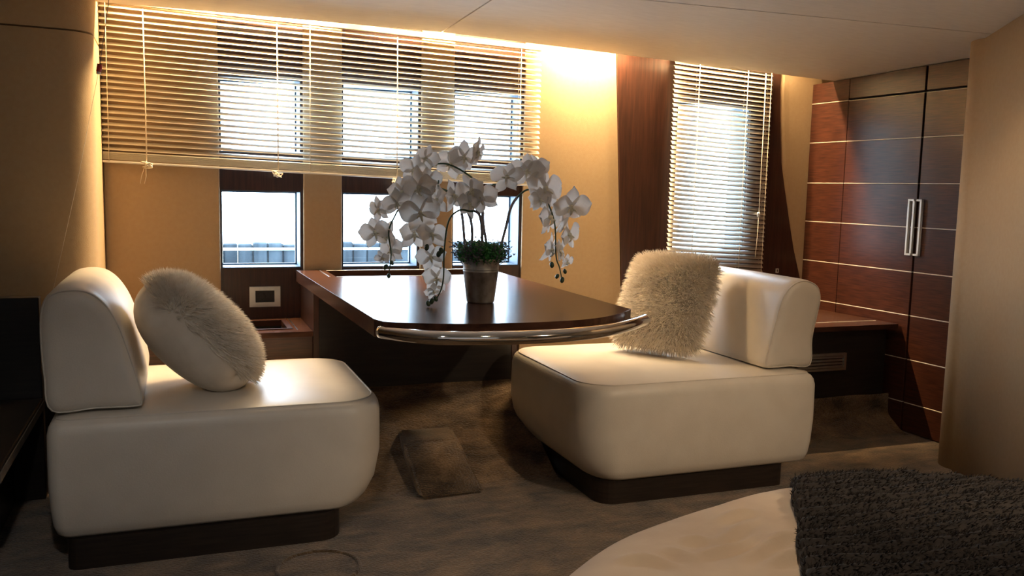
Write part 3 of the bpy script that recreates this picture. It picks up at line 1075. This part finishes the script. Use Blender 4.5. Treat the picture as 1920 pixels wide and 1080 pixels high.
PM_W = petal_mesh('wide_petal', .5, .60, True, .10)
PM_N = petal_mesh('narrow_petal', .5, .32, False, .14)
bm = bmesh.new()
bmesh.ops.create_uvsphere(bm, u_segments=8, v_segments=6, radius=.055)
for v in bm.verts:
    v.co.z = v.co.z * 1.2 + .05
bm_tube(bm, [(0, -.02, .05), (0, -.10, .10), (0, -.17, .07), (0, -.20, .02)], .045, 7, r1=.012)
bm_tube(bm, [(.03, -.05, .06), (.09, -.07, .11), (.10, -.10, .15)], .03, 6, r1=.012)
bm_tube(bm, [(-.03, -.05, .06), (-.09, -.07, .11), (-.10, -.10, .15)], .03, 6, r1=.012)
LIPM = bpy.data.meshes.new('lip')
bm.to_mesh(LIPM)
bm.free()
LIPM.materials.append(LIP)
for p in LIPM.polygons:
    p.use_smooth = True
for i, (x, y, z, s) in enumerate(FL):
    f = bpy.data.objects.new('flower', LIPM)
    C.objects.link(f)
    f.parent = orc
    f.location = Vector((x, y, z)) - OP
    # face roughly outwards from the plant and towards the room, nodding a little
    out = Vector(((x - .88) * 1.3, -.55, -.05 + .5 * (z - 1.05))) + Vector((random.uniform(-.6, .6), random.uniform(-.35, .35), random.uniform(-.35, .3)))
    out.normalize()
    q = out.to_track_quat('Z', 'Y')
    f.rotation_mode = 'QUATERNION'
    up = q @ Vector((0, 1, 0))
    from mathutils import Quaternion
    f.rotation_quaternion = q @ Quaternion((0, 0, 1), random.uniform(-.35, .35))
    sc_ = s * 1.36
    f.scale = (sc_, sc_, sc_)
    for me, ang, tilt in ((PM_W, 78, .1), (PM_W, -78, .1), (PM_N, 0, -.05), (PM_N, 142, -.05), (PM_N, -142, -.05)):
        p = bpy.data.objects.new('petal', me)
        C.objects.link(p)
        p.parent = f
        p.rotation_euler = Matrix.Rotation(math.radians(ang + random.uniform(-8, 8)), 4, 'Z').to_euler()
        e_ = (Matrix.Rotation(math.radians(ang + random.uniform(-8, 8)), 4, 'Z') @ Matrix.Rotation(tilt + random.uniform(-.25, .3), 4, 'X')).to_euler()
        p.rotation_euler = e_

# ------------------------------------------------------------------ venetian blinds
def slat_mesh(length, tilt, width=.025):
    """curved closed slat along x; room edge low"""
    ca = []
    for k in range(6):
        t = k / 5 - .5
        ca.append((width * t, .0022 * (1 - (2 * t) ** 2)))
    ring = [(a, b) for a, b in ca] + [(a, b - .0005) for a, b in reversed(ca)]
    c, s = math.cos(tilt), math.sin(tilt)
    ring = [(c * a - s * b, s * a + c * b) for a, b in ring]
    n = len(ring)
    vs = [(0, a, b) for a, b in ring] + [(length, a, b) for a, b in ring]
    fs = [(i, (i + 1) % n, n + (i + 1) % n, n + i) for i in range(n)] + [tuple(range(n))[::-1], tuple(range(n, 2 * n))]
    me = bpy.data.meshes.new('slat')
    me.from_pydata(vs, [], fs)
    me.materials.append(SLAT)
    for i, p in enumerate(me.polygons):
        p.use_smooth = i < n
    return me


BK = 3.76 / 3.72


def make_blind(label, x0, x1, ztop, pitch, nsl, slope, tilt, yb, cords, ladders, stack, knots):
    x0, x1, pitch = x0 * BK, x1 * BK, pitch * BK
    zt = 1.08 + (ztop - 1.08) * BK
    cords = [(a * BK, 1.08 + (b_ - 1.08) * BK, c_) for a, b_, c_ in cords]
    ladders = [a * BK for a in ladders]
    e = empty('venetian_blind', (x0, yb, zt - pitch * nsl - .03))
    tag(e, label, 'blind')
    L = x1 - x0
    z0 = e.location.z
    ry = math.atan(slope)
    me = slat_mesh(L, tilt)
    mf = slat_mesh(L, .12)
    head = box('head_rail', 0, L, -.013, .013, 0, .022, SLAT, e, .002)
    head.location = (0, 0, zt - z0 + .012)
    head.rotation_euler = (0, ry, 0)
    zz = zt
    for k in range(nsl):
        o = bpy.data.objects.new('slat', me)
        C.objects.link(o)
        o.parent = e
        o.location = (0, 0, zz - z0)
        o.rotation_euler = (random.uniform(-.02, .02), ry + random.uniform(-.0006, .0006), 0)
        zz -= pitch
    for k in range(stack):
        o = bpy.data.objects.new('slat', mf)
        C.objects.link(o)
        o.parent = e
        o.location = (0, 0, zz - z0 + .008)
        o.rotation_euler = (0, ry + .0008 * k, 0)
        zz -= .0036
    br = box('bottom_rail', 0, L, -.0125, .0125, -.005, .005, SLAT, e, .003)
    br.location = (0, 0, zz - z0 + .001)
    br.rotation_euler = (0, ry + .003, 0)
    zb = zz
    for xx in ladders:
        bm = bmesh.new()
        for yy in (-.0135, .0135):
            bm_tube(bm, [(xx - x0, yy, zt + .01 - z0 - slope * (xx - x0)), (xx - x0, yy, zb - z0 - slope * (xx - x0))], .0011, 5)
        z = zt
        for k in range(nsl):
            bm_tube(bm, [(xx - x0, -.0135, z - z0 - slope * (xx - x0) - .010), (xx - x0, .0135, z - z0 - slope * (xx - x0) + .006)], .0006, 4)
            z -= pitch
        from_bm('ladder_cord', bm, CORD, e, True)
    for xx, z_end, kn in cords:
        sl = slope * (xx - x0)
        c = tube('lift_cord', [(xx - x0, -.019, zt - z0 - sl), (xx - x0 + .001, -.021, (zt + z_end) / 2 - z0), (xx - x0 + .002, -.020, z_end - z0)], .0024, CORD, e, 6)
        if kn:
            random.seed(int(xx * 100))
            pts = [Vector((xx - x0, -.021, z_end - z0))]
            for k in range(16):
                pts.append(Vector((xx - x0 + random.uniform(-.022, .022), -.021 + random.uniform(-.008, .002), z_end - z0 - random.uniform(0, .03))))
            bm = bmesh.new()
            bm_tube(bm, smooth_path(pts, 4), .0022, 5)
            from_bm('cord_knot', bm, CORD, c, True)
    return e


make_blind('wide ivory venetian blind half lowered over the three left windows', -.258, 1.540, 1.732, .0230, 24, .026, math.radians(33), 3.76,
           [(-.104, 1.158, True), (.389, 1.135, True), (.880, 1.115, True)], [-.235, .52, 1.44], 8, True)
b2 = make_blind('narrow ivory venetian blind lowered over the dark wood panel', 2.227, 2.788, 1.70, .0222, 47, .043, math.radians(44), 3.76,
                [(2.736, .99, False)], [2.36, 2.637, 2.775], 3, False)
tg = bmesh.new()
bm_tube(tg, [(0, 0, .012), (0, 0, -.012)], .006, 8, r1=.0085)
bm_tube(tg, [(-.012, -.004, -.006), (-.012, -.004, .008), (.002, -.004, .004)], .0025, 6)
t_ = from_bm('cord_toggle', tg, HANDLE, b2, True)
t_.location = ((2.736 - 2.227) * BK, -.020, .983 - b2.location.z)
tail = tube('lift_cord', [((2.736 - 2.227) * BK, -.020, .975 - b2.location.z), ((2.735 - 2.227) * BK, -.0205, .88 - b2.location.z), ((2.729 - 2.227) * BK, -.0205, .765 - b2.location.z)], .0015, CORD, b2, 6)

# loose tail ends below the first knot
tl = [o for o in C.objects if o.name.startswith('venetian_blind')][0]
z0 = tl.location.z
for dx in (-.016, .0):
    tube('cord_tail', [(-.104 + .258 + dx * .3, -.022, 1.135 - z0), (-.104 + .258 + dx, -.022, 1.10 - z0), (-.104 + .258 + dx - .006, -.022, 1.07 - z0)], .0011, CORD, tl, 5)

# long pull cord with a red toggle hanging over the left bulkhead
pc = empty('pull_cord', (-.390, 3.365, .70))
tag(pc, 'thin pull cord with red toggle hanging in front of the left bulkhead', 'cord')
kq = 3.365 / 3.34
A_, B_, C_ = [Vector((x * kq, 3.365, 1.08 + (z - 1.08) * kq)) - pc.location for x, z in ((-.201, 1.666), (-.234, 1.456), (-.387, .743))]
tube('cord', [A_ + Vector((.003, .0, .045)), A_, B_], .0011, STEM_L, pc, 5)
tube('cord', [B_, (B_ + C_) / 2 + Vector((.004, 0, 0)), C_ + Vector((-.01, 0, -.04))], .0007, CORD, pc, 5)
dd = (B_ - A_).normalized()
tube('toggle', [B_ - dd * .014, B_ + dd * .012], .0085, RED, pc, 12)
tube('toggle_cap', [B_ + dd * .012, B_ + dd * .020], .007, HANDLE, pc, 12)

# dark counter with rounded corner at the far left
ct = empty('side_counter', (-1.2, 2.85, 0))
tag(ct, 'black side counter with chamfered edge at the far left', 'counter')
cp = [(-.56, 2.30), (-.49, 2.32), (-.445, 2.37), (-.425, 2.43), (-.425, 3.245), (-2.55, 3.245), (-2.55, 2.30)]
prism('counter_top', [(x + 1.2, y - 2.85) for x, y in cp], .318, .352, BLACKWOOD, ct, .006)
EDGE = noise_mat('counter_edge_highlight', (.16, .135, .115), (.22, .19, .165), 20, rough=.5)  # paler tone paints a highlight along the dark counter's side
box('highlight_strip', -.4245 + 1.2, -.421 + 1.2, 2.43 - 2.85, 3.24 - 2.85, .322, .348, EDGE, ct, .001, 1)
box('counter_body', -2.5 + 1.2, -.52 + 1.2, 2.50 - 2.85, 3.24 - 2.85, 0, .317, BLACKWOOD, ct, .002)

# ------------------------------------------------------------------ bed and throw
BC, BR, BH = (1.20, .44), (1.03, 1.05), .50
bed = empty('round_bed', (BC[0], BC[1], 0))
tag(bed, 'round bed with wrinkled cream linen in the lower right corner', 'bed')


def bed_z(x, y):
    """top surface height in local coordinates (rounded shoulder)"""
    r = math.sqrt((x / BR[0]) ** 2 + (y / BR[1]) ** 2)
    return r


def bed_point(r, a):
    """r 0..1 over the top, 1..1.6 down the side"""
    sh = .13
    if r <= 1 - sh:
        rr, z = r, 0
    elif r <= 1.0 + .09:
        t = (r - (1 - sh)) / (sh + .09) * math.pi / 2
        rr, z = (1 - sh) + sh * math.sin(t), -.13 * (1 - math.cos(t))
    else:
        rr, z = 1 - .02 * (r - 1.09), -.13 - (r - 1.09) * .65
    x, y = BR[0] * rr * math.cos(a), BR[1] * rr * math.sin(a)
    return Vector((x, y, BH + z + .012 * (1 - min(r, 1) ** 2)))


vs, fs = [], []
na, nr = 560, 230
CREASES = [
[(-0.379, 0.749), (-0.324, 0.774), (-0.245, 0.826)] ,
[(-0.452, 0.711), (-0.393, 0.72), (-0.34, 0.727), (-0.275, 0.759)] ,
[(-0.387, 0.666), (-0.328, 0.694), (-0.261, 0.733), (-0.209, 0.747)] ,
[(-0.567, 0.748), (-0.531, 0.744), (-0.503, 0.727), (-0.471, 0.675)] ,
[(-0.417, 0.792), (-0.396, 0.778), (-0.37, 0.777)] ,
[(-0.332, 0.827), (-0.256, 0.857), (-0.213, 0.852)] ,
[(-0.467, 0.761), (-0.449, 0.733), (-0.445, 0.685)] ,
[(-0.358, 0.641), (-0.297, 0.667), (-0.263, 0.673)] ,
]
SEGS = []
for ci, pl in enumerate(CREASES):
    pp = [Vector((q.x, q.y)) for q in smooth_path([(x, y, 0) for x, y in pl], 2)]
    SEGS.append(list(zip(pp, pp[1:])))
RM = 1.58
for i in range(nr + 1):
    r = RM * i / nr
    for k in range(na):
        a = 2 * math.pi * k / na
        p = bed_point(r, a)
        # radial folds and creases
        u = p.x * .8 + p.y * .6
        v_ = -p.x * .6 + p.y * .8
        w = noise.fractal(Vector((u * 2.2, v_ * 7.0, .3)), 1, 2, 4)
        cr = max(0, noise.noise(Vector((u * 3.0 + .4, v_ * 13, 2.1)))) ** 2
        p.z += .005 * w - .010 * cr * min(1, r * 2) * (1 if r < 1.2 else .3)
        if .6 < r < 1.1 and p.x < .0 and p.y > .4:
            q2 = Vector((p.x, p.y))
            for pl in SEGS:
                bd_, bs_, end_ = 9.0, 1, 1.0
                for si, (a_, b_) in enumerate(pl):
                    ab = b_ - a_
                    t = max(0, min(1, (q2 - a_).dot(ab) / ab.length_squared))
                    off = q2 - (a_ + ab * t)
                    if off.length < bd_:
                        bd_ = off.length
                        bs_ = 1 if off.x * -ab.y + off.y * ab.x > 0 else -1
                        end_ = math.sin(math.pi * (si + t) / len(pl))
                if bd_ < .06:
                    d_ = bd_ * bs_
                    p.z += end_ * (.0085 * math.exp(-(d_ / .010) ** 2) - .006 * math.exp(-((d_ + .020) / .013) ** 2))
        vs.append(p)
for i in range(nr):
    for k in range(na):
        fs.append((i * na + k, i * na + (k + 1) % na, (i + 1) * na + (k + 1) % na, (i + 1) * na + k))
from_py('bed_cover', vs, [f for f in fs], SHEET, bed, True)
bm = bmesh.new()
loft(bm, [[(.86 * BR[0] * math.cos(2 * math.pi * k / 64), .86 * BR[1] * math.sin(2 * math.pi * k / 64), z) for k in range(64)] for z in (0.0, .2)])
from_bm('bed_base', bm, PLINTH, bed)

# plush throw with wavy ridges lying across the bed
th = empty('plush_throw', (BC[0], BC[1], BH))
tag(th, 'dark brown ridged plush throw spread over the round bed', 'blanket')


def bed_height(x, y):
    r = math.sqrt((x / BR[0]) ** 2 + (y / BR[1]) ** 2)
    sh = .13
    base = BH + .012 * (1 - min(r, 1) ** 2)
    if r <= 1 - sh:
        return base
    s_ = min((r - (1 - sh)) / sh, .9999)
    t = math.asin(s_)
    return base - .13 * (1 - math.cos(t))


# left border of the throw runs from the far rim towards the camera
EA, EB = Vector((1.170 - BC[0], 1.43 - BC[1])), Vector((.865 - BC[0], 1.02 - BC[1]))
edir = (EA - EB).normalized()
eperp = Vector((edir.y, -edir.x))
NU, NV = 150, 170
grid = {}
vs, fs = [], []


def ridge(x, y):
    s = (x * .12 + y * 1.0) * 150 + 3.2 * noise.noise(Vector((x * 5, y * 9, .7))) + 1.5 * noise.noise(Vector((x * 14, y * 16, 4.7)))
    return .5 + .5 * math.sin(s)


for i in range(NU + 1):
    for j in range(NV + 1):
        su = i / NU * 1.15                      # across, away from the left border
        sv = -1.05 + j / NV * 1.12
        q = EA + edir * sv + eperp * su
        q = q + eperp * (.008 * noise.noise(Vector((sv * 9, 0, 5)))) * (1 if i < 3 else 0)
        r = math.sqrt((q.x / BR[0]) ** 2 + (q.y / BR[1]) ** 2)
        if r > .992:
            continue
        h = bed_height(q.x, q.y) + .014 + .011 * ridge(q.x, q.y) + .006 * noise.noise(Vector((q.x * 6, q.y * 6, 9)))
        if i == 0:
            h -= .010
        grid[(i, j)] = len(vs)
        vs.append((q.x, q.y, h - BH))
for i in range(NU):
    for j in range(NV):
        k = [(i, j), (i + 1, j), (i + 1, j + 1), (i, j + 1)]
        if all(t in grid for t in k):
            fs.append(tuple(grid[t] for t in k))
cl = from_py('throw_cloth', vs, fs, THROW, th, True)
sol = cl.modifiers.new('thickness', 'SOLIDIFY')
sol.thickness = .009
sol.offset = -1
random.seed(21)
smp = []
cl.data.update()
nv = len(vs)
nn = [v.normal.copy() for v in cl.data.vertices]
for _ in range(60000):
    f = random.choice(fs)
    w = [random.random() for _ in f]
    sw_ = sum(w)
    p = sum((Vector(vs[i]) * wi for i, wi in zip(f, w)), Vector()) / sw_
    if p.y < -.35 or p.x > .8:
        continue
    n = nn[f[0]]
    if n.z < 0:
        n = -n
    smp.append((p, n))
fur_mesh('plush_pile', smp, .010, .0022, lambda p, n: Vector((.3, -.3, 0)), THROW, th, .5, 2, .2)
